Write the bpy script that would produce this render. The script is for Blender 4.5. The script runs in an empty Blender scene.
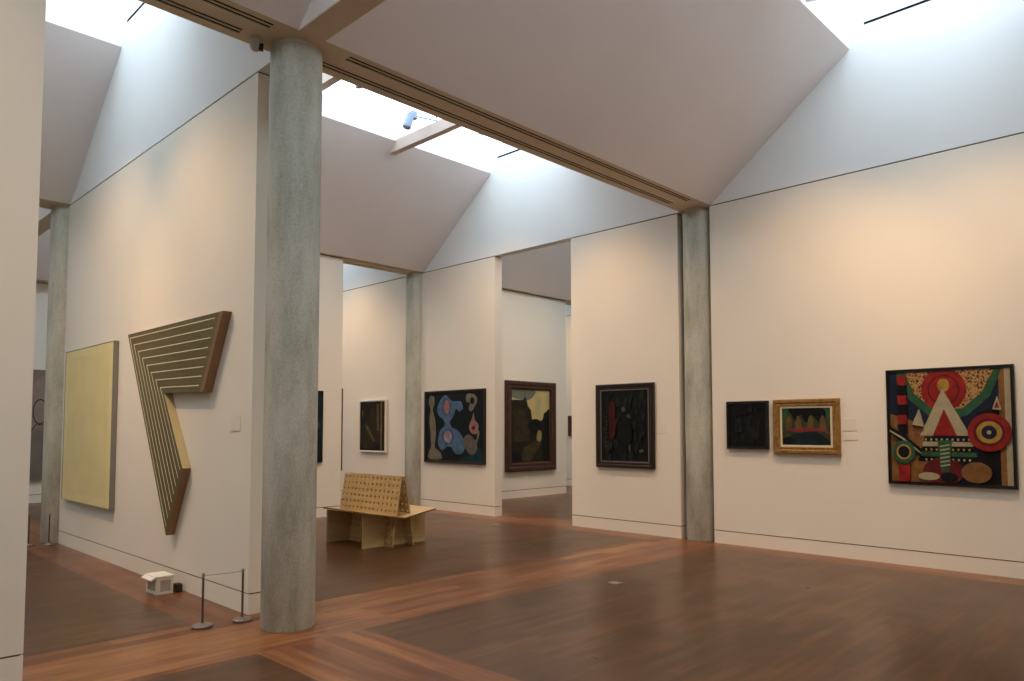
import bpy, bmesh, math, random
from mathutils import Vector, Matrix
random.seed(7)
S = bpy.context.scene
# ---------------------------------------------------------------- camera
F_PX, CY = 737.26, 387.86
PITCH, YAW, ROLL = .0548943, .7975480, -.00072235
fw = Vector((math.sin(YAW)*math.cos(PITCH), math.cos(YAW)*math.cos(PITCH), math.sin(PITCH)))
rt = Vector((math.cos(YAW), -math.sin(YAW), 0)); up = rt.cross(fw)
r2 = rt*math.cos(ROLL)+up*math.sin(ROLL); u2 = up*math.cos(ROLL)-rt*math.sin(ROLL)
cd = bpy.data.cameras.new('camera'); cam = bpy.data.objects.new('camera', cd); S.collection.objects.link(cam)
M = Matrix((r2, u2, -fw)).transposed().to_4x4(); M.translation = Vector((0, 0, 1.5)); cam.matrix_world = M
cd.sensor_fit = 'HORIZONTAL'; cd.sensor_width = 36; cd.lens = F_PX/1024*36; cd.shift_y = (CY-340.5)/1024; cd.clip_start = .05
S.camera = cam
# ---------------------------------------------------------------- world, exposure
w = bpy.data.worlds.new('world'); S.world = w; w.use_nodes = True
w.node_tree.nodes['Background'].inputs[0].default_value = (.75, .88, 1, 1)
w.node_tree.nodes['Background'].inputs[1].default_value = .5
vs = S.view_settings; vs.view_transform = 'Standard'; vs.look = 'None'; vs.gamma = 1; vs.use_curve_mapping = False
vs.exposure = 0.22
SKY_L = 3.2            # radiance of the daylit skylight panes
SPOT_W = 188.0          # one gallery spotlight
WARM = (1, .63, .33)
# ---------------------------------------------------------------- materials
def srgb(c):
    return tuple((v/255/12.92 if v/255 <= .04045 else ((v/255+.055)/1.055)**2.4) for v in c)+(1,)
MATS = {}
def mat(name, col, rough=.6, spec=.3, metal=0, noise=None, bump=0, emit=0):
    if name in MATS: return MATS[name]
    m = bpy.data.materials.new(name); m.use_nodes = True; nt = m.node_tree; b = nt.nodes['Principled BSDF']
    c = srgb(col); b.inputs['Base Color'].default_value = c; b.inputs['Roughness'].default_value = rough
    b.inputs['Specular IOR Level'].default_value = spec; b.inputs['Metallic'].default_value = metal
    tc = nt.nodes.new('ShaderNodeTexCoord')
    sc, amt, det, stretch = noise or (6, .03, 3, (1, 1, 1))
    mp = nt.nodes.new('ShaderNodeMapping'); mp.inputs['Scale'].default_value = stretch
    nt.links.new(tc.outputs['Object'], mp.inputs['Vector'])
    n = nt.nodes.new('ShaderNodeTexNoise'); n.inputs['Scale'].default_value = sc; n.inputs['Detail'].default_value = det
    nt.links.new(mp.outputs[0], n.inputs['Vector'])
    r = nt.nodes.new('ShaderNodeValToRGB'); r.color_ramp.elements[0].position = .32; r.color_ramp.elements[1].position = .68
    r.color_ramp.elements[0].color = tuple(v*(1-amt) for v in c[:3])+(1,)
    r.color_ramp.elements[1].color = tuple(min(1, v*(1+amt)) for v in c[:3])+(1,)
    nt.links.new(n.outputs['Fac'], r.inputs[0]); nt.links.new(r.outputs[0], b.inputs['Base Color'])
    if bump:
        bp = nt.nodes.new('ShaderNodeBump'); bp.inputs['Strength'].default_value = bump; bp.inputs['Distance'].default_value = .01
        nt.links.new(n.outputs['Fac'], bp.inputs['Height']); nt.links.new(bp.outputs[0], b.inputs['Normal'])
    if emit:
        b.inputs['Emission Color'].default_value = c; b.inputs['Emission Strength'].default_value = emit
    MATS[name] = m; return m

def ramp_mat(name, stops, scale, detail=4, rough=.35, spec=.4, stretch=(1, 1, 1), dist=0):
    """mottled paint: a colour ramp over noise"""
    if name in MATS: return MATS[name]
    m = mat(name, (60, 60, 60), rough, spec); nt = m.node_tree
    r = [n for n in nt.nodes if n.type == 'VALTORGB'][0]; n = [n for n in nt.nodes if n.type == 'TEX_NOISE'][0]
    mp = [n for n in nt.nodes if n.type == 'MAPPING'][0]; mp.inputs['Scale'].default_value = stretch
    n.inputs['Scale'].default_value = scale; n.inputs['Detail'].default_value = detail; n.inputs['Distortion'].default_value = dist
    cr = r.color_ramp
    cr.elements[0].position = stops[0][0]; cr.elements[0].color = srgb(stops[0][1])
    cr.elements[1].position = stops[-1][0]; cr.elements[1].color = srgb(stops[-1][1])
    for p, c in stops[1:-1]:
        e = cr.elements.new(p); e.color = srgb(c)
    return m

WALL = mat('wall_paint', (232, 223, 206), .75, .2, noise=(1.2, .015, 3, (1, 1, 1)))
UPPER = mat('upper_wall_skylit', (232, 230, 224), .8, .15, noise=(1.2, .012, 3, (1, 1, 1)))  # same wall paint; cool skylight tone put into the base colour
CEIL = mat('ceiling_plaster', (240, 231, 226), .85, .15, noise=(1.2, .015, 3, (1, 1, 1)))
BEAM = mat('beam_plaster', (216, 200, 174), .8, .15)
GAP = mat('shadow_gap', (122, 100, 82), .9, .1)
SLOT = mat('air_slot_dark', (22, 18, 16), .9, .1)
STRUT = mat('strut_paint', (205, 185, 170), .7, .2)

def concrete():
    m = mat('concrete', (148, 150, 138), .7, .3); nt = m.node_tree; b = nt.nodes['Principled BSDF']
    r = [n for n in nt.nodes if n.type == 'VALTORGB'][0]; n = [n for n in nt.nodes if n.type == 'TEX_NOISE'][0]
    mp = [n for n in nt.nodes if n.type == 'MAPPING'][0]; mp.inputs['Scale'].default_value = (1, 1, .28)
    n.inputs['Scale'].default_value = 4.5; n.inputs['Detail'].default_value = 8; n.inputs['Roughness'].default_value = .65
    cr = r.color_ramp
    cr.elements[0].position = .3; cr.elements[0].color = srgb((150, 147, 130))
    cr.elements[1].position = .72; cr.elements[1].color = srgb((204, 201, 184))
    e = cr.elements.new(.5); e.color = srgb((182, 179, 162))
    f = nt.nodes.new('ShaderNodeTexNoise'); f.inputs['Scale'].default_value = 60; f.inputs['Detail'].default_value = 4
    tc = [x for x in nt.nodes if x.type == 'TEX_COORD'][0]; nt.links.new(tc.outputs['Object'], f.inputs['Vector'])
    mx = nt.nodes.new('ShaderNodeMixRGB'); mx.blend_type = 'OVERLAY'; mx.inputs[0].default_value = .3
    nt.links.new(r.outputs[0], mx.inputs[1]); nt.links.new(f.outputs['Fac'], mx.inputs[2]); nt.links.new(mx.outputs[0], b.inputs['Base Color'])
    bp = nt.nodes.new('ShaderNodeBump'); bp.inputs['Strength'].default_value = .25; bp.inputs['Distance'].default_value = .006
    nt.links.new(f.outputs['Fac'], bp.inputs['Height']); nt.links.new(bp.outputs[0], b.inputs['Normal'])
    return m
CONC = concrete()

def floor_material():
    m = bpy.data.materials.new('wood_floor'); m.use_nodes = True; nt = m.node_tree; L = nt.links; N = nt.nodes.new
    b = nt.nodes['Principled BSDF']
    geo = N('ShaderNodeNewGeometry'); sep = N('ShaderNodeSeparateXYZ'); L.new(geo.outputs['Position'], sep.inputs[0])
    def math_(op, a, bb=None):
        n = N('ShaderNodeMath'); n.operation = op
        for i, v in enumerate((a, bb)):
            if v is None: continue
            if isinstance(v, (int, float)): n.inputs[i].default_value = v
            else: L.new(v, n.inputs[i])
        return n.outputs[0]
    def band(coord, lo, hi, period):        # 1 inside the band [lo, hi] repeated with the bay
        t = math_('SUBTRACT', coord, lo); t = math_('FLOORED_MODULO', t, period)
        return math_('LESS_THAN', t, hi-lo), t
    bx, tx = band(sep.outputs['X'], 2.40, 3.24, 6.09)
    by, ty = band(sep.outputs['Y'], 4.72, 5.75, 6.09)
    inband = math_('MAXIMUM', bx, by)
    def planks(axis, length, width, cols, jit, seed):
        cb = N('ShaderNodeCombineXYZ')
        if axis == 'x': L.new(sep.outputs['X'], cb.inputs[0]); L.new(sep.outputs['Y'], cb.inputs[1])
        else: L.new(sep.outputs['Y'], cb.inputs[0]); L.new(sep.outputs['X'], cb.inputs[1])
        cb.inputs[2].default_value = seed
        br = N('ShaderNodeTexBrick'); L.new(cb.outputs[0], br.inputs['Vector'])
        br.offset = .37; br.squash = 1
        br.inputs['Color1'].default_value = (0, 0, 0, 1); br.inputs['Color2'].default_value = (1, 1, 1, 1)
        br.inputs['Mortar'].default_value = (.35, .35, .35, 1)
        br.inputs['Scale'].default_value = 1; br.inputs['Brick Width'].default_value = length; br.inputs['Row Height'].default_value = width
        br.inputs['Mortar Size'].default_value = 0; br.inputs['Bias'].default_value = 0
        mp = N('ShaderNodeMapping'); mp.inputs['Scale'].default_value = (1.2, 14, 1); L.new(cb.outputs[0], mp.inputs[0])
        nz = N('ShaderNodeTexNoise'); nz.inputs['Scale'].default_value = 1.6; nz.inputs['Detail'].default_value = 5; L.new(mp.outputs[0], nz.inputs['Vector'])
        bl = N('ShaderNodeTexNoise'); bl.inputs['Scale'].default_value = .9; bl.inputs['Detail'].default_value = 2; L.new(cb.outputs[0], bl.inputs['Vector'])
        a = math_('MULTIPLY', br.outputs['Color'], jit)
        c = math_('ADD', a, math_('MULTIPLY', nz.outputs['Fac'], .9)); c = math_('ADD', c, math_('MULTIPLY', bl.outputs['Fac'], .45))
        c = math_('SUBTRACT', c, .45+max(0, jit-.4)*.5)
        r = N('ShaderNodeValToRGB'); cr = r.color_ramp
        cr.elements[0].position = .0; cr.elements[0].color = srgb(cols[0]); cr.elements[1].position = .75; cr.elements[1].color = srgb(cols[2])
        e = cr.elements.new(.4); e.color = srgb(cols[1]); L.new(c, r.inputs[0]); return r.outputs[0]
    dark = planks('x', .8, .08, ((56, 36, 19), (78, 50, 27), (101, 68, 39)), .32, 0)
    ox = planks('x', 1.8, .12, ((76, 39, 20), (110, 64, 34), (148, 99, 57)), .4, 3)
    oy = planks('y', 1.8, .12, ((78, 42, 23), (108, 64, 35), (140, 92, 53)), .4, 5)
    def mix(f, a, bb):
        n = N('ShaderNodeMixRGB'); L.new(f, n.inputs[0]); L.new(a, n.inputs[1]); L.new(bb, n.inputs[2]); return n.outputs[0]
    oak = mix(by, oy, ox)
    L.new(mix(inband, dark, oak), b.inputs['Base Color'])
    b.inputs['Specular IOR Level'].default_value = .38
    nr = N('ShaderNodeTexNoise'); nr.inputs['Scale'].default_value = 2.2; nr.inputs['Detail'].default_value = 4; L.new(geo.outputs['Position'], nr.inputs['Vector'])
    mr = N('ShaderNodeMapRange'); mr.inputs[3].default_value = .24; mr.inputs[4].default_value = .36; L.new(nr.outputs['Fac'], mr.inputs[0]); L.new(mr.outputs[0], b.inputs['Roughness'])
    bp = N('ShaderNodeBump'); bp.inputs['Strength'].default_value = .02; bp.inputs['Distance'].default_value = .01
    L.new(nr.outputs['Fac'], bp.inputs['Height']); L.new(bp.outputs[0], b.inputs['Normal'])
    return m
FLOOR = floor_material()

def skylight_material():
    m = bpy.data.materials.new('daylit_diffusing_glass'); m.use_nodes = True; nt = m.node_tree; b = nt.nodes['Principled BSDF']
    b.inputs['Base Color'].default_value = (.8, .85, .9, 1); b.inputs['Roughness'].default_value = .3
    b.inputs['Emission Color'].default_value = (.64, .82, 1, 1); b.inputs['Emission Strength'].default_value = SKY_L
    return m
SKYM = skylight_material()
# ---------------------------------------------------------------- mesh helpers
def link(o):
    S.collection.objects.link(o); return o
def build(name, bm, mats, parent=None, smooth=False, kind=None):
    bmesh.ops.recalc_face_normals(bm, faces=bm.faces)
    me = bpy.data.meshes.new(name); bm.to_mesh(me); bm.free()
    for m in (mats if isinstance(mats, (list, tuple)) else [mats]): me.materials.append(m)
    if smooth:
        for p in me.polygons: p.use_smooth = True
        me.set_sharp_from_angle(angle=math.radians(35))
    o = link(bpy.data.objects.new(name, me))
    if parent: o.parent = parent
    if kind: o['kind'] = kind
    return o
def thing(name, loc, label, cat, group=None, rz=0):
    o = link(bpy.data.objects.new(name, None)); o.location = loc; o.rotation_euler.z = rz; o.empty_display_size = .1
    return tag(o, label, cat, group)
def tag(o, label, cat, group=None):
    o['label'] = label; o['category'] = cat
    if group: o['group'] = group
    return o
def box(bm, x0, x1, y0, y1, z0, z1, mi=0, bevel=0):
    vs_ = [bm.verts.new((x, y, z)) for x in (x0, x1) for y in (y0, y1) for z in (z0, z1)]
    fs = [bm.faces.new([vs_[i] for i in f]) for f in ((0, 1, 3, 2), (4, 6, 7, 5), (0, 4, 5, 1), (2, 3, 7, 6), (0, 2, 6, 4), (1, 5, 7, 3))]
    for f in fs: f.material_index = mi
    if bevel:
        es = {e for f in fs for e in f.edges}
        bmesh.ops.bevel(bm, geom=list(es), offset=bevel, segments=2, affect='EDGES', profile=.5)
    return fs
def prism(bm, pts, axis, a, b, mi=0):
    """extrude a 2D outline along axis between a and b; pts are the other two coordinates"""
    def P(p, t):
        return {'x': (t, p[0], p[1]), 'y': (p[0], t, p[1]), 'z': (p[0], p[1], t)}[axis]
    A = [bm.verts.new(P(p, a)) for p in pts]; B = [bm.verts.new(P(p, b)) for p in pts]
    fs = [bm.faces.new(A), bm.faces.new(B[::-1])]
    n = len(pts)
    for i in range(n): fs.append(bm.faces.new((A[i], B[i], B[(i+1) % n], A[(i+1) % n])))
    for f in fs: f.material_index = mi
    return fs
def cyl(bm, c, r, z0, z1, n=48, mi=0, r1=None):
    r1 = r if r1 is None else r1
    A = [bm.verts.new((c[0]+r*math.cos(2*math.pi*i/n), c[1]+r*math.sin(2*math.pi*i/n), z0)) for i in range(n)]
    B = [bm.verts.new((c[0]+r1*math.cos(2*math.pi*i/n), c[1]+r1*math.sin(2*math.pi*i/n), z1)) for i in range(n)]
    fs = [bm.faces.new(A[::-1]), bm.faces.new(B)]+[bm.faces.new((A[i], A[(i+1) % n], B[(i+1) % n], B[i])) for i in range(n)]
    for f in fs: f.material_index = mi
    return fs
def tube(bm, p, q, r, n=16, mi=0, r1=None):
    p, q = Vector(p), Vector(q); d = q-p; m = d.to_track_quat('Z', 'Y').to_matrix().to_4x4(); m.translation = p
    v0 = len(bm.verts); fs = cyl(bm, (0, 0), r, 0, d.length, n, mi, r1)
    vs_ = {v for f in fs for v in f.verts}
    bmesh.ops.transform(bm, matrix=m, verts=list(vs_)); return fs
def lathe(bm, prof, n=48, c=(0, 0), mi=0):
    rings = []
    for r, z in prof: rings.append([bm.verts.new((c[0]+r*math.cos(2*math.pi*i/n), c[1]+r*math.sin(2*math.pi*i/n), z)) for i in range(n)])
    for a, b_ in zip(rings, rings[1:]):
        for i in range(n):
            f = bm.faces.new((a[i], a[(i+1) % n], b_[(i+1) % n], b_[i])); f.material_index = mi
    bm.faces.new(rings[0][::-1]).material_index = mi; bm.faces.new(rings[-1]).material_index = mi
def plate(bm, us, vs_, t, hole, P, mi=0):
    """solid plate on the grid us x vs_, thickness t, hole(i, j) cells left open; P maps (u, v, w) to a point"""
    nu, nv = len(us)-1, len(vs_)-1; V = {}
    def v(i, j, k):
        if (i, j, k) not in V: V[(i, j, k)] = bm.verts.new(P(us[i], vs_[j], k*t))
        return V[(i, j, k)]
    full = lambda i, j: 0 <= i < nu and 0 <= j < nv and not hole(i, j)
    for i in range(nu):
        for j in range(nv):
            if not full(i, j): continue
            q = [(v(i, j, 0), v(i, j+1, 0), v(i+1, j+1, 0), v(i+1, j, 0)), (v(i, j, 1), v(i+1, j, 1), v(i+1, j+1, 1), v(i, j+1, 1))]
            if not full(i-1, j): q.append((v(i, j, 0), v(i, j, 1), v(i, j+1, 1), v(i, j+1, 0)))
            if not full(i+1, j): q.append((v(i+1, j, 0), v(i+1, j+1, 0), v(i+1, j+1, 1), v(i+1, j, 1)))
            if not full(i, j-1): q.append((v(i, j, 0), v(i+1, j, 0), v(i+1, j, 1), v(i, j, 1)))
            if not full(i, j+1): q.append((v(i, j+1, 0), v(i, j+1, 1), v(i+1, j+1, 1), v(i+1, j+1, 0)))
            for f in q: bm.faces.new(f).material_index = mi
# ---------------------------------------------------------------- the building
H = 4.5; GZ = .165                 # underside of the beams; height of the skirting groove
XA0, XA1 = 2.74, 2.96              # first column line
XW, XR, XR2 = -3.25, 8.86, 9.06    # west end, right wall
YB0, YB1 = 4.92, 5.38              # beam over the big column
YC0, YC1 = 11.01, 11.47            # beam over the far columns
YS, YN = -.70, 17.1                # south beam edge, north beam edge
XE = 15.0
bm = bmesh.new(); box(bm, XW-.4, XE+.4, YS-.9, 18.2, -.12, 0); build('floor', bm, FLOOR, kind='structure')

def wall(name, x0, x1, y0, y1, top=H, gap=True):
    bm = bmesh.new(); g = .012
    box(bm, x0, x1, y0, y1, 0, GZ-.006)
    box(bm, x0, x1, y0, y1, GZ+.006, top-(.016 if gap else 0))
    box(bm, x0+g, x1-g, y0+g, y1-g, GZ-.006, GZ+.006, 1)
    if gap: box(bm, x0+g, x1-g, y0+g, y1-g, top-.016, top, 1)
    return build(name, bm, [WALL, GAP], kind='structure')
wall('wall_right', XR, XR2, YS-.3, 4.93)
wall('wall_right', XR, XR2, 5.43, 7.35)
wall('wall_right', XR, 9.03, 9.06, 11.09)
wall('wall_right', XR, XR2, 11.47, YN+.3)
wall('wall_left', 2.83, 3.08, 5.735, 11.08)
wall('wall_near_left', XW, 1.16, 5.18, 5.36)
wall('wall_partition', 3.09, 7.12, 11.1, 11.3)
wall('wall_east_back', 9.25, 13.2, 11.12, 11.32)
wall('wall_back', XW-.2, XE+.2, 17.42, 17.62)
wall('wall_east', XE, XE+.2, YB0, 17.4)
wall('wall_west', XW-.2, XW, YS-.3, 17.4)
wall('wall_south', XW, XR, YS-.55, YS-.35)
wall('wall_east_south', XR2, XE, YB0, YB1)
bm = bmesh.new(); box(bm, XR2-.01, XR2+.14, 4.9, 5.46, 0, H); build('trim_1', bm, GAP, kind='structure')

def gable(name, x0, x1, y0, y1):
    bm = bmesh.new(); box(bm, x0, x1, y0, y1, H, 6.9); return build(name, bm, UPPER, kind='structure')
gable('wall_gable_right', XR, 9.03, YS-.35, 17.4)
gable('wall_gable_east', XE, XE+.2, YB0, 17.4)
gable('wall_gable_west', XW-.2, XW, YS-.35, 17.4)
gable('wall_gable_left', 2.83, 3.08, YB1, YC0)
for y0, y1 in ((YS-.35, YB0), (YC1, 17.4)):
    bm = bmesh.new(); box(bm, XA0, XA1, y0, y1, H+.001, 6.9); build('wall_gable_middle', bm, CEIL, kind='structure')
    bm = bmesh.new(); box(bm, XA0, XA1, y0, y1, H-.012, H+.001); build('ceiling_beam_soffit', bm, BEAM, kind='structure')

def beam(name, x0, x1, y0, y1, slots):
    """beam box with a slotted lower plate; slots = list of (xa, xb, y) double air slots"""
    bm = bmesh.new(); box(bm, x0, x1, y0, y1, H+.007, 5.3, 1)
    us = sorted({x0, x1} | {s[0] for s in slots} | {s[1] for s in slots})
    vv = {y0, y1}
    for s in slots:
        for k in (0, .046): vv |= {s[2]+k, s[2]+k+.03}
    vv = sorted(vv)
    def hole(i, j):
        u = (us[i]+us[i+1])/2; v = (vv[j]+vv[j+1])/2
        return any(s[0] < u < s[1] and (s[2] < v < s[2]+.03 or s[2]+.046 < v < s[2]+.076) for s in slots)
    plate(bm, us, vv, .007, hole, lambda u, v, w_: (u, v, H+w_))
    return build(name, bm, [BEAM, SLOT], kind='structure')
beam('ceiling_beam', XW, XR, YB0, YB1, [(-2.8, 2.58, 4.985), (-2.8, 2.45, 5.215), (3.24, 8.5, 4.985), (3.13, 8.45, 5.215)])
beam('ceiling_beam', XW, XR, YC0, YC1, [(-2.8, 2.5, 11.08), (-2.8, 2.5, 11.32), (3.3, 8.5, 11.08), (3.3, 8.5, 11.32)])
beam('ceiling_beam', XR2-.03, XE, YC0, YC1, [(9.5, 14.8, 11.08), (9.5, 14.8, 11.32)])
beam('ceiling_beam', XW, XE, YN, YN+.46, [(3.3, 8.5, YN+.07)])
beam('ceiling_beam', XW, XR, YS-.46, YS, [(3.3, 8.5, YS-.39)])

def slope(x0, x1, yb, sgn):
    """sloped ceiling from the beam edge yb up towards the skylight; sgn = direction of travel in y"""
    bm = bmesh.new(); R, Z = 1.85, 1.475
    pts = [(yb, H), (yb+sgn*R, H+Z), (yb+sgn*R, 6.5), (yb+sgn*(R-.1), 6.5), (yb+sgn*(R-.1), H+Z+.05), (yb, H+.12)]
    prism(bm, pts, 'x', x0, x1); build('ceiling', bm, CEIL, kind='structure')
nwin = 0
def bay(x0, x1, y0, y1, struts):
    global nwin
    slope(x0, x1, y0, 1); slope(x0, x1, y1, -1)
    a, b_ = y0+1.85, y1-1.85
    nwin += 1
    bm = bmesh.new(); box(bm, x0, x1, a, b_, 6.46, 6.48); build('window_%d' % nwin, bm, SKYM, kind='structure')
    for x in struts:
        bm = bmesh.new()
        prism(bm, [(a-.19, 5.825), (a, 5.975), (a, 6.0), (b_, 6.0), (b_, 5.975), (b_+.19, 5.825)], 'x', x-.055, x+.055)
        build('ceiling_strut', bm, STRUT, kind='structure')
    # blind slots in the two gables
    for xx, s in ((x0, 1), (x1, -1)):
        bm = bmesh.new(); box(bm, min(xx, xx+s*.004), max(xx, xx+s*.004), a+.17, b_-.17, 6.205, 6.232)
        build('trim_%d' % (nwin*2+(s > 0)+2), bm, SLOT, kind='structure')
bay(XA1, XR, YS, YB0, (4.86, 6.86))
bay(XW, XA0, YS, YB0, (-1.2, .8))
bay(3.08, XR, YB1, YC0, (4.86, 6.86))
bay(XW, 2.83, YB1, YC0, (-1.2, .8))
bay(XA1, XR, YC1, YN, (4.86, 6.86))
bay(XW, XA0, YC1, YN, (-1.2, .8))
bay(9.03, XE, YB1, YC0, (11.0, 13.0))
bay(9.03, XE, YC1, YN, (11.0, 13.0))

# columns
def column(x, y, label, base=True):
    t = thing('concrete_column', (x, y, 0), label, 'column', 'round concrete columns')
    bm = bmesh.new(); r = .2
    lathe(bm, [(r-.006, .0), (r, .012), (r, 1.5), (r, 3.0), (r, H-.035)], 64)
    build('shaft', bm, CONC, t, True)
    bm = bmesh.new(); lathe(bm, [(r-.012, H-.035), (r-.012, H-.0005)], 64); build('top_collar', bm, mat('collar_plaster', (205, 195, 172), .8), t, True)
    return t
column(2.884, 5.20, 'large round grey concrete column in the foreground at the end of the left wall')
column(8.985, 5.185, 'round concrete column set into the right wall beside the small black picture')
column(8.885, 11.27, 'farthest slim concrete column behind the plywood bench, set in the right wall')
column(2.87, 11.27, 'concrete column at the far left beside the pale yellow canvas')

# ---------------------------------------------------------------- lamps
METALW = mat('white_enamel', (235, 235, 232), .35, .5)
LENS = mat('lamp_lens', (255, 225, 180), .3, .5, emit=6)
def track_spot(x, y, z, tx, ty, tz, label, power=1.0, cone=82, drop=.0, group='white spotlights fixed to the skylight struts', color=WARM, lit=True, length=.2, r=.055):
    t = thing('track_spotlight', (x, y, z), label, 'spotlight', group)
    d = (Vector((tx, ty, tz))-Vector((x, y, z-.16))).normalized(); c = Vector((0, 0, -.16))
    bm = bmesh.new(); cyl(bm, (0, 0), .012, -.14, 0, 12); cyl(bm, (0, 0), .035, -.015, 0, 20); build('stem', bm, METALW, t, True)
    bm = bmesh.new(); q = d.to_track_quat('Z', 'Y').to_matrix().to_4x4(); q.translation = c
    lathe(bm, [(r*.6, -length*.55), (r*.95, -length*.5), (r, -length*.3), (r, length*.5), (r*.86, length*.5), (r*.8, length*.4)], 28)
    bmesh.ops.transform(bm, matrix=q, verts=bm.verts); build('lamp_housing', bm, METALW, t, True)
    if lit:
        ld = bpy.data.lights.new('gallery_spot', 'SPOT'); ld.energy = SPOT_W*power; ld.color = color; ld.spot_size = math.radians(cone); ld.spot_blend = 1.0
        ld.shadow_soft_size = .06
        lo = link(bpy.data.objects.new('gallery_spot', ld)); lo.parent = t; lo.location = c+d*(length*.5+.06); lo.rotation_euler = (-d).to_track_quat('Z', 'Y').to_euler()
    return t
ZS = 5.825
g = 'spotlights on the skylight strut nearest the right wall'
for y, ty, tz, p, n in ((1.4, .9, 1.3, .6, 'southernmost'), (2.0, 2.2, 1.2, .85, 'middle'), (2.7, 3.9, 1.2, 1.1, 'northern')):
    track_spot(6.86, y, ZS, 8.86, ty, tz, 'white cylinder spotlight on the near skylight strut, %s of the three' % n, p, group=g)
for y, ty, n, p in ((7.0, 6.4, 'lighting the dark framed picture', 1.2), (7.26, 10.1, 'lighting the blue abstract painting', 1.3)):
    track_spot(6.86, y, ZS, 8.86, ty, 1.1, 'white cylinder spotlight on the far skylight strut, '+n, p, group=g)
for y, ty, n, p in ((7.35, 6.6, 'aimed at the shaped canvas', 1.1), (7.9, 9.9, 'aimed at the pale yellow canvas', 1.1)):
    track_spot(.8, y, ZS, 2.83, ty, 1.1, 'white cylinder spotlight above the left gallery, '+n, p, group=g)
for y, tx, ty, n in ((3.0, -.3, 5.18, 'aimed at the near left wall'),):
    track_spot(.8, y, ZS, tx, ty, 1.9, 'white cylinder spotlight above the camera, '+n, .55, group=g)
for y, ty in ((14.0, 12.7),):
    track_spot(6.86, y, ZS, 8.86, ty, 1.6, 'white cylinder spotlight in the farthest bay, aimed at the small dark picture', 1.3, group=g)
track_spot(11.0, 8.0, ZS, 11.9, 11.12, 1.5, 'white cylinder spotlight in the side room, aimed at the framed landscape', .9, group=g)
for x, y, tx, ty, lab, p in ((4.86, 1.6, 4.9, 2.0, 'over the near bay floor', 1.0), (4.86, 2.6, 5.6, 3.6, 'over the pale floor band', 1.0), (4.86, 8.9, 5.6, 8.4, 'over the plywood bench', .9),
                              (4.86, 7.3, 6.4, 7.2, 'over the far bay floor', .9), (.8, 8.7, .9, 8.2, 'over the left gallery floor', .9), (.8, 2.2, 1.6, 3.2, 'over the floor beside the camera', .9), (4.86, 14.2, 6.0, 14.2, 'over the farthest bay floor', 1.0), (11.0, 8.9, 11.0, 8.8, 'over the side room floor', 1.3)):
    track_spot(x, y, ZS, tx, ty, 0, 'added white cylinder spotlight, for warm bounce, pointing down '+lab, p, cone=95, group='spotlights added for warm bounce off the floor')  # added downlights: their floor bounce warms the lower walls and ceiling
track_spot(13.0, 12.9, ZS, 15.0, 12.6, 1.6, 'white cylinder spotlight in the far side room, aimed at the end wall', .9, group=g)
track_spot(4.86, 8.2, ZS, 6.3, 11.1, 1.5, 'white cylinder spotlight aimed at the dark green canvas', .8, group=g)

# the one spotlight seen against the skylight, on its own arm
ARMG = mat('blue_grey_enamel', (150, 162, 184), .4, .4)
t = thing('arm_spotlight', (6.56, 8.42, 6.08), 'white cylinder spotlight on an arm seen against the far skylight', 'spotlight')
bm = bmesh.new(); tube(bm, (.36, -.1, .0), (.0, 0, 0), .012, 12); tube(bm, (.36, -.1, .0), (.36, -.1, .4), .014, 12); build('arm', bm, ARMG, t, True)
bm = bmesh.new(); box(bm, -.05, .05, -.045, .045, -.05, .06, bevel=.01); build('ballast_box', bm, ARMG, t)
bm = bmesh.new(); tube(bm, (-.05, 0, .0), (-.11, .015, -.2), .06, 28); tube(bm, (-.11, .015, -.2), (-.113, .016, -.21), .05, 28); build('lamp_housing', bm, ARMG, t, True)

# ceiling security camera by the big column
t = thing('security_camera', (2.575, 5.27, H), 'small round grey security camera under the beam left of the big column', 'security camera')
CAMG = mat('camera_shell', (190, 180, 165), .4, .4)
bm = bmesh.new(); cyl(bm, (0, 0), .045, -.03, 0, 24); build('mount', bm, CAMG, t, True)
bm = bmesh.new(); lathe(bm, [(.004, -.1), (.022, -.096), (.038, -.08), (.044, -.058), (.042, -.03)], 28); build('dome', bm, CAMG, t, True)
bm = bmesh.new(); tube(bm, (.01, -.008, -.062), (.05, -.03, -.066), .03, 20); build('lens', bm, mat('camera_lens', (12, 12, 14), .15, .6), t, True)

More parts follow.
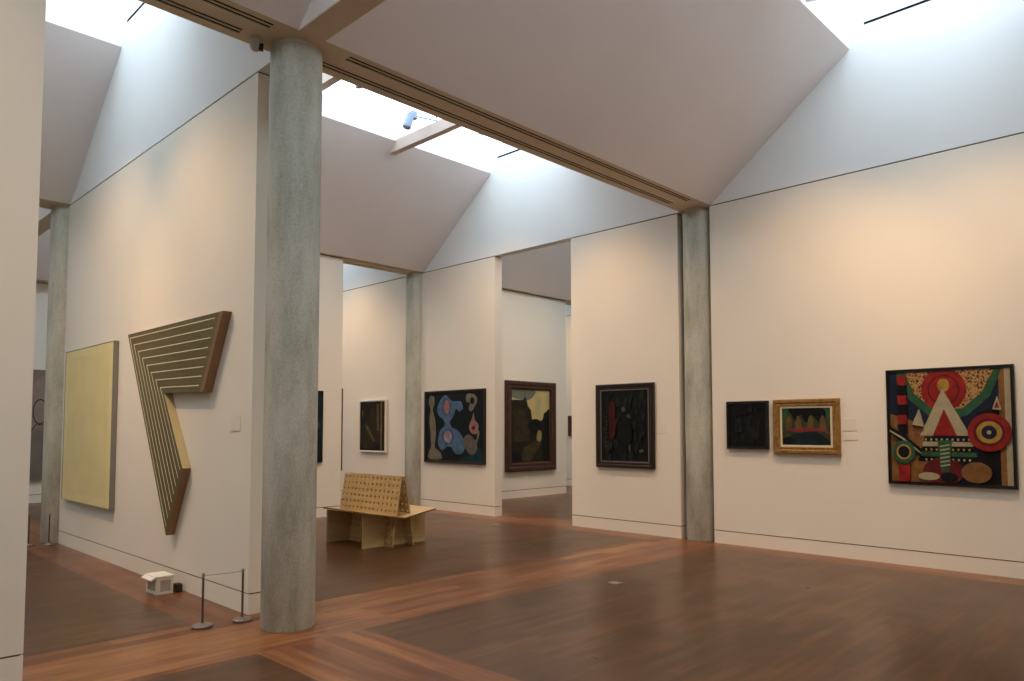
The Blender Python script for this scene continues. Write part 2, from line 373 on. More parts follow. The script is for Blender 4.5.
# ---------------------------------------------------------------- pictures
def smooth_closed(pts, k=6):
    out = []; n = len(pts)
    for i in range(n):
        p0, p1, p2, p3 = (Vector(pts[(i+j) % n]) for j in (-1, 0, 1, 2))
        for s in range(k):
            u = s/k
            out.append(tuple(.5*((2*p1)+(-p0+p2)*u+(2*p0-5*p1+4*p2-p3)*u*u+(-p0+3*p1-3*p2+p3)*u**3)))
    return out
def ell(cx, cy_, rx, ry, n=36, a0=0, a1=360):
    full = a1-a0 >= 360
    m = n if full else n+1
    return [(cx+rx*math.cos(math.radians(a0+(a1-a0)*i/n)), cy_+ry*math.sin(math.radians(a0+(a1-a0)*i/n))) for i in range(m)]
def picture(name, label, cat, at, face, W, Hh, depth, frame=None, shapes=(), ground=None, liner=None, slab=None, group=None):
    """at: bottom-left corner of the whole picture on the wall surface as seen by a viewer; face '-x' or '-y'.
    frame (width, depth, material); liner (width, material); shapes (material, outline in 0..1)"""
    # local axes: u to the viewer's right, v up, n out of the wall
    if face == '-x': ctr = (at[0], at[1]-W/2, at[2]); T = lambda u, v, n: (-n, W/2-u, v)
    else: ctr = (at[0]+W/2, at[1], at[2]); T = lambda u, v, n: (u-W/2, -n, v)
    t = thing(name, ctr, label, cat, group)
    def ubox(bm, u0, u1, v0, v1, n0, n1, mi=0):
        a = T(u0, v0, n0); b_ = T(u1, v1, n1)
        return box(bm, min(a[0], b_[0]), max(a[0], b_[0]), min(a[1], b_[1]), max(a[1], b_[1]), min(a[2], b_[2]), max(a[2], b_[2]), mi)
    m = 0
    if frame:
        fwid, fd, fm = frame
        prof = [(0, .004), (0, fd*.85), (fwid*.12, fd), (fwid*.45, fd), (fwid*.6, fd*.82), (fwid*.88, fd*.86), (fwid, fd*.6), (fwid, .004)]
        bm = bmesh.new()
        rings = []
        for o_, n_ in prof:
            rings.append([bm.verts.new(T(u, v, n_)) for u, v in ((o_, o_), (W-o_, o_), (W-o_, Hh-o_), (o_, Hh-o_))])
        k = len(rings)
        for i in range(k):
            a, b_ = rings[i], rings[(i+1) % k]
            for j in range(4): bm.faces.new((a[j], a[(j+1) % 4], b_[(j+1) % 4], b_[j]))
        build('frame', bm, fm, t); m = fwid
    if liner:
        bm = bmesh.new(); lw, lm = liner; a = m-.004
        for u0, u1, v0, v1 in ((a, W-a, a, m+lw), (a, W-a, Hh-m-lw, Hh-a), (a, m+lw, m+lw, Hh-m-lw), (W-m-lw, W-a, m+lw, Hh-m-lw)):
            ubox(bm, u0, u1, v0, v1, .006, depth+.008)
        build('liner', bm, lm, t); m += lw
    bm = bmesh.new(); ms = [ground]
    e = .003 if frame or liner else 0
    ubox(bm, m-e, W-m+e, m-e, Hh-m+e, .004, depth)
    iw, ih = W-2*m, Hh-2*m
    for k, (sm, pts) in enumerate(shapes):
        if sm not in ms: ms.append(sm)
        pts = [(min(1, max(0, p[0])), min(1, max(0, p[1]))) for p in pts]
        cl = []
        for p in pts:
            if not cl or abs(p[0]-cl[-1][0])+abs(p[1]-cl[-1][1]) > 1e-4: cl.append(p)
        if len(cl) > 2 and abs(cl[0][0]-cl[-1][0])+abs(cl[0][1]-cl[-1][1]) < 1e-4: cl.pop()
        if len(cl) < 3: continue
        lift = depth+.0004*(k+1)
        top = [bm.verts.new(T(m+p[0]*iw, m+p[1]*ih, lift)) for p in cl]
        bot = [bm.verts.new(T(m+p[0]*iw, m+p[1]*ih, depth-.001)) for p in cl]
        mi = ms.index(sm); f = bm.faces.new(top); f.normal_update(); f.material_index = mi; n = len(cl)
        for i in range(n):
            g_ = bm.faces.new((top[i], top[(i+1) % n], bot[(i+1) % n], bot[i])); g_.material_index = mi
        bmesh.ops.triangulate(bm, faces=[f])
    build('canvas', bm, ms, t)
    return t
def paint(name, col, var=.25, scale=14): return mat('paint_'+name, tuple(v*.76 for v in col), .5, .18, noise=(scale, var, 4, (1, 1, 1)))
BLACKF = mat('black_frame', (24, 20, 18), .35, .4)
BROWNF = mat('brown_wood_frame', (62, 36, 22), .4, .4, noise=(9, .25, 4, (1, 1, 1)))
DBROWNF = mat('dark_brown_frame', (36, 21, 16), .4, .4, noise=(9, .2, 4, (1, 1, 1)))
GOLDF = mat('old_gilt_frame', (150, 112, 55), .42, .5, .45, noise=(18, .3, 4, (1, 1, 1)))

# 1. big colourful abstract on the right wall: a plain geometric composition of its own
red, dred, crm, yel, grn, nav, org, blk, teal = (paint('red', (168, 42, 34)), paint('dark_red', (112, 32, 30)), paint('cream', (205, 190, 150), .12), paint('ochre_yellow', (196, 158, 70)),
    paint('green', (56, 104, 72)), paint('navy', (32, 40, 62)), paint('tan', (156, 108, 58)), paint('black', (20, 20, 22)), paint('teal', (48, 84, 84)))
sh = [(nav, [(0, 0), (1, 0), (1, 1), (0, 1)])]
sh += [(org, [(0, .0), (.36, .0), (.36, .5), (0, .62)]), (blk, [(.74, 0), (.94, 0), (.94, .7), (.74, .62)]), (crm, [(.95, 0), (1, 0), (1, 1), (.95, 1)]), (org, [(.91, 0), (.955, 0), (.955, 1), (.91, 1)])]
sh += [(grn, [(.06, 1), (.94, 1), (.84, .76), (.66, .6), (.5, .56), (.34, .6), (.16, .76)]), (ramp_mat('mottled_ochre_paint', [(.36, (70, 26, 22)), (.44, (150, 112, 52)), (.52, (168, 140, 84)), (.6, (110, 34, 30)), (.68, (24, 24, 24))], 26, 2), [(.14, 1), (.88, 1), (.78, .8), (.62, .66), (.38, .66), (.22, .8)])]
sh += [(red, ell(.47, .83, .19, .19))]
sh += [(dred, ell(.47, .83, .135, .135)), (red, ell(.47, .83, .12, .12)), (yel, ell(.47, .87, .05, .06))]
sh += [(crm, [(.26, .42), (.46, .84), (.68, .42)]), (red, [(.37, .42), (.47, .66), (.57, .42)])]
for i in range(5):
    sh.append(((blk, crm, blk, grn, blk)[i], [(.3-.012*i, .41-.045*i), (.68+.012*i, .41-.045*i), (.69+.012*i, .37-.045*i), (.29-.012*i, .37-.045*i)]))
for i in range(9):
    for j in range(3):
        sh.append((crm if j != 1 else yel, ell(.31+.045*i, .385-.09*j, .009, .011, 8)))
sh += [(dred, ell(.45, .1, .17, .12)), (org, ell(.72, .1, .12, .09)), (grn, [(.41, .38), (.53, .38), (.5, .1), (.44, .1)]), (crm, ell(.33, .055, .09, .035)), (blk, ell(.5, .05, .07, .045))]
for i in range(6): sh.append((crm, [(.43, .33-.035*i), (.51, .345-.035*i), (.51, .333-.035*i), (.43, .318-.035*i)]))
sh += [(red, ell(.83, .45, .17, .165)), (dred, ell(.83, .45, .125, .12)), (yel, ell(.83, .45, .1, .095)), (nav, ell(.83, .45, .06, .058)), (crm, ell(.83, .45, .018, .018))]
for i in range(6):
    sh.append(((red, blk)[i % 2], [(.07, .97-.09*i), (.15, .97-.09*i), (.16, .885-.09*i), (.08, .885-.09*i)]))
sh += [(blk, [(.0, .5), (.12, .43), (.27, .3), (.27, .22), (.1, .36), (0, .44)]), (crm, [(.0, .47), (.12, .4), (.27, .265), (.27, .255), (.11, .385), (0, .455)])]
sh += [(grn, ell(.12, .27, .1, .105)), (yel, ell(.12, .27, .065, .07)), (blk, ell(.12, .27, .05, .054)), (red, [(.07, .15), (.17, .15), (.17, 0), (.07, 0)]),
       (crm, [(.2, .52), (.26, .66), (.3, .5)]), (crm, [(.86, .65), (.9, .76), (.93, .64)]), (red, [(.875, .66), (.9, .72), (.915, .66)])]
picture('abstract_painting', 'large square colourful geometric abstract painting in a black frame on the right wall', 'painting', (XR, 2.76, .885), '-x', 1.205, 1.26, .03, (.035, .05, BLACKF), sh, nav)

# 2. small black picture
sh = []
rk = paint('charcoal_green', (34, 40, 34)); rb = paint('charcoal_blue', (30, 38, 48)); gy = paint('dim_grey', (70, 72, 66), .4, 40)
for i in range(26):
    x, y = .12+.76*random.random(), .08+.8*random.random(); s_ = .03+.05*random.random()
    sh.append(((rk, rb)[i % 2], smooth_closed([(x-s_, y), (x, y+s_*1.5), (x+s_*.6, y), (x, y-s_*1.2)], 3)))
for i in range(14):
    y = .12+.055*i; x = .22+.05*math.sin(i*1.7)
    sh.append((gy, [(x, y), (x+.05, y+.018), (x+.052, y+.024), (x, y+.009)]))
for a, b_ in (((.12, .85), (.2, .9)), ((.7, .88), (.82, .9)), ((.5, .4), (.58, .62)), ((.3, .75), (.62, .79)), ((.8, .2), (.82, .6))):
    sh.append((gy, [a, b_, (b_[0]+.012, b_[1]), (a[0]+.012, a[1]-.006)]))
picture('dark_painting', 'small square nearly black painting in a black frame, left of the gilt-framed picture', 'painting', (XR, 4.71, 1.235), '-x', .565, .61, .03, (.035, .05, BLACKF), sh, paint('near_black', (15, 16, 18), .5, 20))

# 3. gilt framed picture
dg, dt, pk, tn, bkk = paint('deep_green', (22, 40, 36)), paint('dark_teal', (24, 46, 50)), paint('rose', (150, 62, 56)), paint('dull_gold', (120, 98, 58)), paint('soft_black', (16, 20, 20))
sh = [(paint('olive', (74, 78, 48)), [(0, 0), (1, 0), (1, 1), (0, 1)]), (grn, smooth_closed([(0, 1), (.12, .96), (.05, .7), (.0, .45)], 4)), (grn, smooth_closed([(1, 1), (.88, .96), (.95, .7), (1, .45)], 4))]
sh += [(bkk, smooth_closed([(.14, .96), (.3, 1), (.7, 1), (.88, .95), (.9, .78), (.8, .55), (.72, .68), (.62, .8), (.54, .62), (.46, .66), (.4, .82), (.34, .7), (.28, .64), (.2, .82)], 5))]
for x in (.14, .34, .6, .84): sh.append((tn, smooth_closed([(x-.05, .42), (x-.055, .66), (x, .8), (x+.055, .66), (x+.06, .42)], 5)))
sh += [(pk, smooth_closed([(.06, .4), (.2, .43), (.4, .48), (.6, .47), (.84, .44), (.96, .3), (.8, .38), (.5, .36), (.3, .34)], 5)),
       (dt, smooth_closed([(.08, .12), (.22, .28), (.5, .36), (.74, .34), (.96, .14), (.96, .03), (.5, .0), (.1, .02)], 6)), (bkk, smooth_closed([(.02, .16), (.16, .22), (.26, .12), (.2, .03), (.04, .03)], 5))]
picture('gilt_framed_painting', 'horizontal painting of green, black and rose forms in a wide gilt frame', 'painting', (XR, 4.075, 1.19), '-x', .80, .66, .03, (.085, .06, GOLDF), sh, bkk, (.022, mat('ivory_liner', (214, 200, 168), .6)))

# 4. dark tall picture between opening and column
sh = []
moss, mar, pgr = paint('dark_moss', (38, 48, 36)), paint('maroon', (74, 26, 24)), paint('pale_sage', (92, 108, 92), .3, 30)
for i in range(60):
    x, y = .04+.9*random.random(), .04+.9*random.random(); s_ = .02+.035*random.random()
    sh.append(((moss, rb, moss, rk)[i % 4], smooth_closed([(x-s_, y), (x, y+s_*1.4), (x+s_*.7, y), (x, y-s_*1.6)], 3)))
sh += [(mar, smooth_closed([(.2, .32), (.19, .5), (.18, .72), (.24, .84), (.32, .78), (.33, .6), (.42, .6), (.34, .52), (.3, .34)], 4)),
       (bkk, smooth_closed([(.44, .3), (.42, .5), (.5, .62), (.62, .6), (.68, .44), (.66, .28), (.54, .22)], 4)),
       (pgr, ell(.5, .73, .035, .035, 14)), (pgr, [(.56, .64), (.62, .66), (.64, .6), (.58, .62)]), (pgr, [(.16, .88), (.26, .95), (.2, .9)]), (pgr, [(.6, .2), (.64, .24), (.63, .12)]), (tn, ell(.87, .15, .04, .02, 12))]
for i in range(9): sh.append((pgr, [(.1+.004*i, .2+.06*i), (.13, .23+.06*i), (.135, .225+.06*i), (.105+.004*i, .19+.06*i)]))
picture('dark_figure_painting', 'tall dark painting in a black-brown frame between the opening and the column', 'painting', (XR, 6.845, .925), '-x', 1.02, 1.225, .03, (.085, .055, DBROWNF), sh, paint('night', (17, 22, 24), .5, 12), (.012, mat('silver_slip', (120, 118, 112), .4, .5, .4)))

# 5. blue abstract
bl, bl2, pnk, lil, ta, gr2 = paint('sky_blue', (98, 132, 166)), paint('mid_blue', (82, 114, 150)), paint('flesh_pink', (186, 132, 132)), paint('lilac', (188, 168, 186)), paint('taupe', (150, 140, 120)), paint('warm_grey', (120, 112, 108))
sh = [(paint('black_green', (20, 34, 34)), ell(.55, .5, .3, .3)), (paint('deep_teal', (26, 66, 78)), smooth_closed([(.6, .0), (.75, .1), (.95, .2), (1, .05), (.95, 0)], 5)),
      (ta, smooth_closed([(.07, .96), (.14, .95), (.15, .84), (.12, .76), (.17, .58), (.18, .36), (.16, .2), (.26, .12), (.28, .02), (.05, .02), (.06, .14), (.09, .2), (.08, .4), (.06, .6), (.08, .76), (.05, .86)], 5)),
      (bl, smooth_closed([(.28, .92), (.36, .97), (.46, .88), (.58, .87), (.63, .86), (.66, .77), (.6, .72), (.54, .76), (.5, .66), (.44, .58), (.46, .5), (.58, .44), (.66, .34), (.7, .24), (.66, .12), (.56, .1), (.5, .14), (.46, .2), (.38, .2), (.3, .15), (.24, .2), (.22, .3), (.26, .44), (.34, .52), (.32, .6), (.24, .66), (.2, .76), (.24, .86)], 6)),
      (bl2, ell(.37, .79, .08, .14)), (pnk, ell(.375, .79, .055, .1)), (bl2, ell(.4, .355, .11, .12)), (lil, ell(.4, .35, .07, .085)), (pnk, ell(.4, .37, .035, .045)),
      (ta, smooth_closed([(.72, .96), (.82, .97), (.9, .9), (.86, .78), (.8, .72), (.76, .76), (.78, .84), (.72, .86)], 5)), (bkk, ell(.82, .87, .035, .05)),
      (pnk, smooth_closed([(.84, .7), (.86, .6), (.92, .52), (.9, .42), (.84, .39), (.77, .46), (.78, .54), (.82, .62)], 5)), (dred, ell(.84, .48, .03, .03)),
      (ta, smooth_closed([(.9, .46), (.94, .4), (.9, .28), (.88, .2), (.86, .26), (.9, .34)], 4)),
      (gr2, smooth_closed([(.7, .36), (.78, .38), (.88, .28), (.9, .18), (.84, .1), (.76, .12), (.7, .2), (.66, .26)], 5))]
picture('biomorphic_painting', 'painting of pale blue and pink rounded forms on black in a thin brown frame', 'painting', (XR, 10.92, .87), '-x', 1.65, 1.325, .03, (.045, .05, DBROWNF), sh, paint('blue_black', (22, 32, 38), .4, 5))

# 6. landscape in the side room
sh = [(ramp_mat('painted_evening_sky', [(.3, (150, 150, 116)), (.5, (178, 164, 108)), (.7, (200, 168, 96))], 3, 2), [(0, .3), (1, .3), (1, 1), (0, 1)]),
      (paint('grey_cloud', (132, 142, 124), .1, 4), smooth_closed([(0, 1), (.6, 1), (.5, .88), (.3, .86), (0, .9)], 4)),
      (paint('ruin_brown', (42, 38, 26), .35, 9), [(0, 0), (0, .84), (.02, .86), (.3, .86), (.35, .92), (.39, .86), (.42, .78), (.5, .72), (.53, .6), (.6, .56), (.74, .56), (.82, .6), (.85, .68), (1, .74), (1, 0)]),
      (paint('wall_umber', (64, 56, 36), .4, 14), [(.04, .28), (.04, .74), (.3, .74), (.4, .6), (.46, .5), (.46, .3)]), (bkk, ell(.62, .5, .2, .1)),
      (yel if False else paint('pale_opening', (172, 156, 98), .2, 9), smooth_closed([(.66, .3), (.66, .38), (.7, .44), (.78, .42), (.78, .32), (.74, .28)], 4)),
      (paint('path_brown', (78, 66, 40), .4, 12), [(.2, .02), (.5, .02), (.78, .26), (.66, .3), (.3, .2)]), (bkk, smooth_closed([(.86, 0), (.8, .2), (.84, .5), (.9, .66), (1, .7), (1, 0)], 4)), (bkk, smooth_closed([(0, 0), (0, .16), (.2, .12), (.26, .02)], 4))]
picture('landscape_painting', 'large dark landscape with a ruined building at dusk in a heavy brown frame, side room', 'painting', (11.16, 11.12, .57), '-y', 1.60, 1.96, .03, (.17, .09, BROWNF), sh, bkk, (.02, mat('dull_gilt_slip', (110, 82, 44), .4, .5, .4)))

# 7. small dark interior in the farthest bay
sh = [(paint('dim_sepia', (58, 46, 32), .4, 8), smooth_closed([(.05, .1), (.5, .05), (.95, .3), (.7, .6), (.5, .9), (.3, .6), (.05, .5)], 4)), (paint('gold_strip', (150, 116, 58), .3, 9), [(.84, .02), (.9, .02), (.9, .99), (.84, .99)]),
      (paint('sepia_light', (118, 100, 66), .3, 9), [(.7, .4), (.78, .4), (.76, .95), (.68, .95)]), (tn, [(.22, .5), (.3, .52), (.62, .2), (.54, .18)]), (tn, [(.08, .7), (.13, .7), (.13, .82), (.08, .82)])]
picture('small_interior_picture', 'small dark vertical picture in a white frame on the wall beyond the bench', 'picture', (XR, 13.06, 1.02), '-x', .92, 1.06, .05, (.035, .06, mat('white_frame', (225, 218, 206), .5)), sh, paint('deep_umber', (34, 28, 22), .4, 6))

# 8. dark green canvas on the partition, and a picture seen edge-on on the partition's end
picture('green_canvas', 'dark green canvas half hidden behind the big concrete column', 'painting', (5.35, 11.1, .93), '-y', 1.385, 1.21, .04, None,
        [(rb, smooth_closed([(.3, .2), (.6, .3), (.9, .6), (.7, .8), (.4, .7)], 5)), (pgr, smooth_closed([(.8, .45), (.9, .6), (.95, .5), (.88, .42)], 4))], paint('bottle_green', (28, 44, 42), .4, 8))
t = thing('edge_on_picture', (7.12, 11.2, .77), 'thin dark-framed picture seen edge-on at the partition corner behind the bench', 'picture')
bm = bmesh.new(); box(bm, 0, .035, -.09, .09, 0, 1.43, bevel=.004); build('frame', bm, BROWNF, t)
bm = bmesh.new(); box(bm, .0351, .037, -.07, .07, .02, 1.41); build('canvas', bm, paint('bottle_green', (28, 44, 42)), t)

# 9. small frame far off through the opening
picture('distant_picture', 'tiny dark brown frame edge far off, just right of the framed landscape', 'picture', (XE, 12.54, 1.3), '-x', .6, .53, .03, (.1, .05, BROWNF), [(tn, ell(.5, .5, .3, .3))], bkk)

# 10. big brownish canvas at far left
sh = [(paint('drawn_line', (92, 76, 66), .2), None)]
ring = []
def stroke(m_, pts, wd):
    P_ = [Vector(p) for p in pts]; L_, R_ = [], []
    for i, p in enumerate(P_):
        d = (P_[min(i+1, len(P_)-1)]-P_[max(i-1, 0)]).normalized(); n = Vector((-d.y, d.x))*wd
        L_.append(tuple(p+n)); R_.append(tuple(p-n))
    return (m_, L_+R_[::-1])
dl = paint('drawn_line', (84, 70, 60), .2)
sh = [(paint('pink_wash', (196, 168, 150), .12, 3), smooth_closed([(0, .5), (.2, .7), (.5, .98), (.9, .98), (1, .7), (.6, .5)], 5)), (paint('grey_wash', (160, 146, 130), .12, 3), smooth_closed([(0, .02), (.5, .02), (1, .04), (1, .4), (.5, .45), (0, .4)], 5)),
      stroke(dl, ell(.42, .62, .07, .11, 20, 20, 330), .006), stroke(dl, [(.3, .4), (.38, .5), (.46, .5), (.55, .42)], .005)]
picture('drawn_figure_canvas', 'large pinkish-brown canvas with loose drawn lines on the far left back wall', 'painting', (3.3, 17.42, .45), '-y', 1.75, 2.25, .05, None, sh, paint('buff', (178, 152, 134), .12, 3))

# 11. pale yellow canvas on the left wall
AL = mat('aluminium_strip', (150, 146, 138), .4, .5, .6)
PALEY = mat('pale_yellow_paint', (222, 205, 146), .6, .25, noise=(2.5, .05, 5, (1, 1, 1)))
PALEY2 = mat('pale_yellow_border', (226, 210, 153), .6, .25)
t = picture('pale_yellow_canvas', 'large plain pale yellow canvas with a thin metal edge on the left wall', 'painting', (2.83, 10.78, .6), '-x', 1.83, 1.89, .055,
            (.012, .06, AL), [(PALEY, [(.07, .05), (.93, .05), (.93, .95), (.07, .95)])], PALEY2)

# 12. shaped striped canvas
t = thing('shaped_canvas', (2.83, 7.2, .48), 'seven-shaped olive brown canvas with thin pale stripes on the left wall', 'painting')
outline = [(8.44, 2.505), (6.13, 2.505), (6.49, 1.825), (7.40, 1.845), (6.91, 1.135), (7.26, .49)]     # (y, z) clockwise from top left
OL = mat('olive_metallic', (102, 90, 54), .45, .35, .15, noise=(22, .08, 3, (1, 1, 1)))
EDG = mat('lit_canvas_edge', (196, 176, 128), .8, .2); EDGB = mat('brown_painted_edge', (146, 112, 78), .6, .3)  # inner leg side: bright light put into a paler edge colour
bm = bmesh.new(); D = .08; by_, bz_ = 7.2, .48
A = [bm.verts.new((-D, y-by_, z-bz_)) for y, z in outline]; B = [bm.verts.new((-.003, y-by_, z-bz_)) for y, z in outline]
n = len(A)
for Q in (A, B):
    bm.faces.new((Q[0], Q[1], Q[2], Q[3])); bm.faces.new((Q[0], Q[3], Q[4], Q[5]))
for i in range(n):
    q = bm.faces.new((A[i], A[(i+1) % n], B[(i+1) % n], B[i])); q.material_index = 1 if i == 3 else 2
build('stretched_canvas', bm, [OL, EDG, EDGB], t)
# pinstripes: chevron lines parallel to the outer edges, stepping towards the inner corner
O0 = Vector(outline[0]); IN = Vector(outline[3])
def isect(p, d, q, e):
    p, d, q, e = Vector(p), Vector(d), Vector(q), Vector(e); k = d.x*e.y-d.y*e.x
    return p+d*(((q-p).x*e.y-(q-p).y*e.x)/k)
# end lines, pulled in a little from the right-hand end and the slanted lower end
re0, re1 = Vector(outline[1]), Vector(outline[2]); le0, le1 = Vector(outline[4]), Vector(outline[5])
top_d = Vector(outline[1])-O0; bot_d = Vector(outline[2])-IN
lo_d = Vector(outline[5])-O0; li_d = Vector(outline[4])-IN
bm = bmesh.new()
NS = 8
for k in range(NS):
    s_ = (k+.55)/NS*.97
    c = O0.lerp(IN, s_)
    a = (Vector(outline[1]).lerp(Vector(outline[2]), s_)); b2 = (Vector(outline[5]).lerp(Vector(outline[4]), s_))
    a = a+(c-a).normalized()*.13; b2 = b2+(c-b2).normalized()*.05
    wd = .0042
    def off(p, q, w_):
        d = (q-p).normalized(); return Vector((-d.y, d.x))*w_
    n1 = off(c, a, wd); n2 = off(c, b2, wd)
    m_o = isect(c+n1, a-c, c-n2, b2-c); m_i = isect(c-n1, a-c, c+n2, b2-c)
    loop = [a+n1, m_o, b2-n2, b2+n2, m_i, a-n1]
    v = [bm.verts.new((-D-.0012, p.x-by_, p.y-bz_)) for p in loop]
    bm.faces.new((v[0], v[1], v[4], v[5])); bm.faces.new((v[1], v[2], v[3], v[4]))
r_ = bmesh.ops.extrude_face_region(bm, geom=bm.faces[:]); bmesh.ops.translate(bm, verts=[x for x in r_['geom'] if isinstance(x, bmesh.types.BMVert)], vec=(.001, 0, 0))
o = build('pinstripes', bm, mat('bare_pale_line', (226, 214, 176), .7), t); o['label'] = 'thin pale stripes following the outer edges'
# reddish wood strip down the right-hand end of the arm
bm = bmesh.new()
q0, q1 = Vector(outline[1]), Vector(outline[2]); inn = Vector((.07, 0))
v = [(-D-.001, p.x-by_, p.y-bz_) for p in (q0, q0+inn, q1+inn, q1)]; v2 = [(-D+.002, a[1], a[2]) for a in v]
VA = [bm.verts.new(p) for p in v]; VB = [bm.verts.new(p) for p in v2]; bm.faces.new(VA); bm.faces.new(VB[::-1])
for i in range(4): bm.faces.new((VA[i], VA[(i+1) % 4], VB[(i+1) % 4], VB[i]))
build('end_band', bm, mat('end_band_brown', (132, 98, 66), .5), t)

# wall labels
CARD = mat('label_card', (230, 219, 199), .7)
def card(label, face, p0, W, Hh, group=None):
    bm = bmesh.new()
    if face == '-x': box(bm, -.006, 0, -W/2, W/2, 0, Hh, bevel=.0015)
    else: box(bm, -W/2, W/2, -.006, 0, 0, Hh, bevel=.0015)
    o = build('wall_label', bm, CARD); o.location = p0; tag(o, label, 'label', 'small cream wall labels'); return o
card('small square cream wall label right of the striped shaped canvas', '-x', (2.83, 6.02, 1.48), .18, .13)
card('upper cream wall label right of the gilt-framed picture', '-x', (XR, 3.175, 1.47), .16, .14)
card('lower cream wall label right of the gilt-framed picture', '-x', (XR, 3.175, 1.36), .16, .085)
card('cream wall label right of the tall dark painting', '-x', (XR, 5.73, 1.43), .14, .12)

# ---------------------------------------------------------------- plywood bench
PLY = mat('plywood_face', (196, 164, 112), .5, .35, noise=(3, .1, 5, (1, 1, 9)))
PLYD = mat('plywood_edge', (150, 112, 68), .6, .3, noise=(30, .25, 2, (1, 1, 6)))
bc = (5.82, 8.2)
t = thing('plywood_bench', (bc[0], bc[1], 0), 'double-sided plywood bench with a perforated tent-shaped backrest', 'bench')
T_ = .019
for yy in (7.80, 8.60):
    bm = bmesh.new(); y = yy-bc[1]
    prism(bm, [(-.50, 0), (-.50, .432), (-.06, .355), (.42, .43), (.50, .435), (.50, 0)], 'y', y, y+T_, 1); bm.faces.ensure_lookup_table(); bm.faces[0].material_index = bm.faces[1].material_index = 0; build('end_panel', bm, [PLY, PLYD], t)
for s in (-1, 1):       # the two seat boards, sloping down towards the middle
    bm = bmesh.new(); w_ = .46 if s < 0 else .50; c_ = -.06
    prism(bm, [(c_, .362), (c_+s*w_, .442), (c_+s*w_, .461), (c_, .381)], 'y', -.70, .47, 1); bm.faces.ensure_lookup_table()
    bm.faces[4].material_index = 0
    build('seat', bm, [PLY, PLYD], t)
def holeset(y0, y1, z0, z1, ny, nz):
    us, vs_ = [y0], [z0]
    hw = .0135
    for i in range(ny):
        c = y0+(y1-y0)*(i+.5)/ny; us += [c-hw, c+hw]
    for j in range(nz):
        c = z0+(z1-z0)*(j+.5)/nz; vs_ += [c-hw*1.1, c+hw*1.1]
    return us+[y1], vs_+[z1]
L_ = .90; lean = math.asin(.135/.88)
for s in (-1, 1):
    bm = bmesh.new(); us, vs_ = holeset(-.57, .72, 0, L_-.008, 14, 11)
    def hole(i, j): return i % 2 == 1 and j % 2 == 1
    def P(u, v, w_): return (.01+s*(.16-math.sin(lean)*v+w_*math.cos(lean)*.0-.0)+s*w_, u, v*math.cos(lean)+.0)
    plate(bm, us, vs_, .016, hole, P); build('backrest', bm, PLY, t)

# ---------------------------------------------------------------- barrier posts
STEEL = mat('brushed_steel', (150, 140, 132), .35, .5, .7); DST = mat('post_dark_steel', (110, 92, 80), .35, .5, .6); WIRE = mat('cord_grey', (140, 120, 104), .6)
def post(x, y, h, label, r=.075):
    t = thing('barrier_post', (x, y, 0), label, 'barrier post', 'low steel museum barrier posts')
    bm = bmesh.new(); lathe(bm, [(r-.004, 0), (r, .004), (r, .014), (r-.006, .02), (.018, .022), (.014, .03)], 40); build('base', bm, STEEL, t, True)
    bm = bmesh.new(); cyl(bm, (0, 0), .0085, .028, h, 20); build('pole', bm, DST, t, True)
    bm = bmesh.new(); lathe(bm, [(.0095, h-.03), (.0105, h-.028), (.0105, h-.002), (.008, h+.002)], 20); build('cap', bm, STEEL, t, True)
    return t
near_post = post(2.42, 5.64, .40, 'low thin steel barrier post with a round base, left of the near pair')
post(2.715, 5.60, .40, 'low thin steel barrier post with a round base by the wall corner', .073)
post(2.50, 11.1, .41, 'distant low barrier post at the far left beside the near wall edge', .07)
post(2.70, 10.99, .40, 'distant low barrier post standing in front of the far left column', .06)
bm = bmesh.new(); pts = [Vector((2.42, 5.64, .385)).lerp(Vector((2.715, 5.60, .385)), i/8)-Vector((0, 0, .004*math.sin(math.pi*i/8))) for i in range(9)]
for a, b_ in zip(pts, pts[1:]): tube(bm, a, b_, .002, 8)
tag(build('thin_rope', bm, WIRE), 'thin grey rope stretched between the two near barrier posts', 'rope')

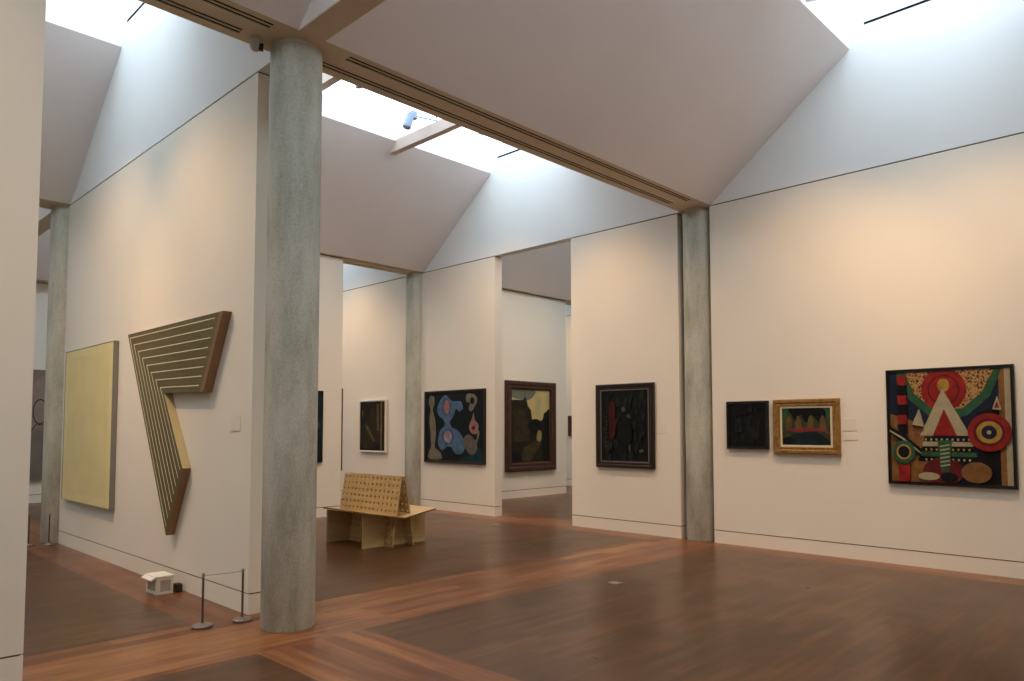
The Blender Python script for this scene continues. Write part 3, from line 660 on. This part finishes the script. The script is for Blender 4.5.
# ---------------------------------------------------------------- white box on the floor
t = thing('white_monitor_box', (2.655, 7.11, 0), 'small white lidded box with recessed grey sides on the floor by the left wall', 'box')
WB = mat('white_plastic', (232, 224, 208), .5, .4); GP = mat('grey_panel', (190, 178, 162), .6)
bm = bmesh.new()
us = [-.12, -.09, .09, .12]; vv = [0, .022, .125, .148]
X0, X1 = -.08, .07
plate(bm, us, vv, .012, lambda i, j: i == 1 and j == 1, lambda u, v, w_: (X0+w_, u, v))
plate(bm, us, vv, .012, lambda i, j: i == 1 and j == 1, lambda u, v, w_: (X1-w_, u, v))
us2 = [X0+.0121, -.045, .045, X1-.0121]
plate(bm, us2, vv, .012, lambda i, j: i == 1 and j == 1, lambda u, v, w_: (u, -.12+w_, v))
plate(bm, us2, vv, .012, lambda i, j: i == 1 and j == 1, lambda u, v, w_: (u, .12-w_, v))
build('body', bm, WB, t)
bm = bmesh.new(); box(bm, X0+.013, X1-.013, -.107, .107, .004, .14); build('side_panel', bm, GP, t)
bm = bmesh.new(); box(bm, X0-.012, X1+.008, -.128, .128, .1485, .166, bevel=.004)
prism(bm, [(X0-.011, .16), (X0-.011, .149), (X0-.045, .128), (X0-.05, .137)], 'y', -.115, .12)
build('lid', bm, WB, t)
t = thing('power_adapter', (2.775, 7.02, 0), 'dark grey power adapter on the floor between the white box and the wall', 'adapter')
bm = bmesh.new(); box(bm, -.03, .03, -.045, .045, 0.0005, .075, bevel=.008); build('casing', bm, mat('dark_plastic', (52, 50, 44), .5), t)

# ---------------------------------------------------------------- floor boxes
BR = mat('outlet_metal', (168, 160, 146), .35, .5, .6)
for (x, y, lab) in ((5.89, 4.35, 'small metal floor outlet cover in the dark floor of the near bay'), (8.12, 8.28, 'small metal floor outlet cover near the opening in the right wall')):
    t = thing('floor_outlet', (x, y, 0), lab, 'floor outlet', 'metal floor outlet covers')
    bm = bmesh.new(); box(bm, -.055, .055, -.055, .055, .0003, .004, bevel=.0012); build('cover_plate', bm, BR, t)
    bm = bmesh.new(); cyl(bm, (0, 0), .03, .0041, .0055, 24); build('flap', bm, BR, t)
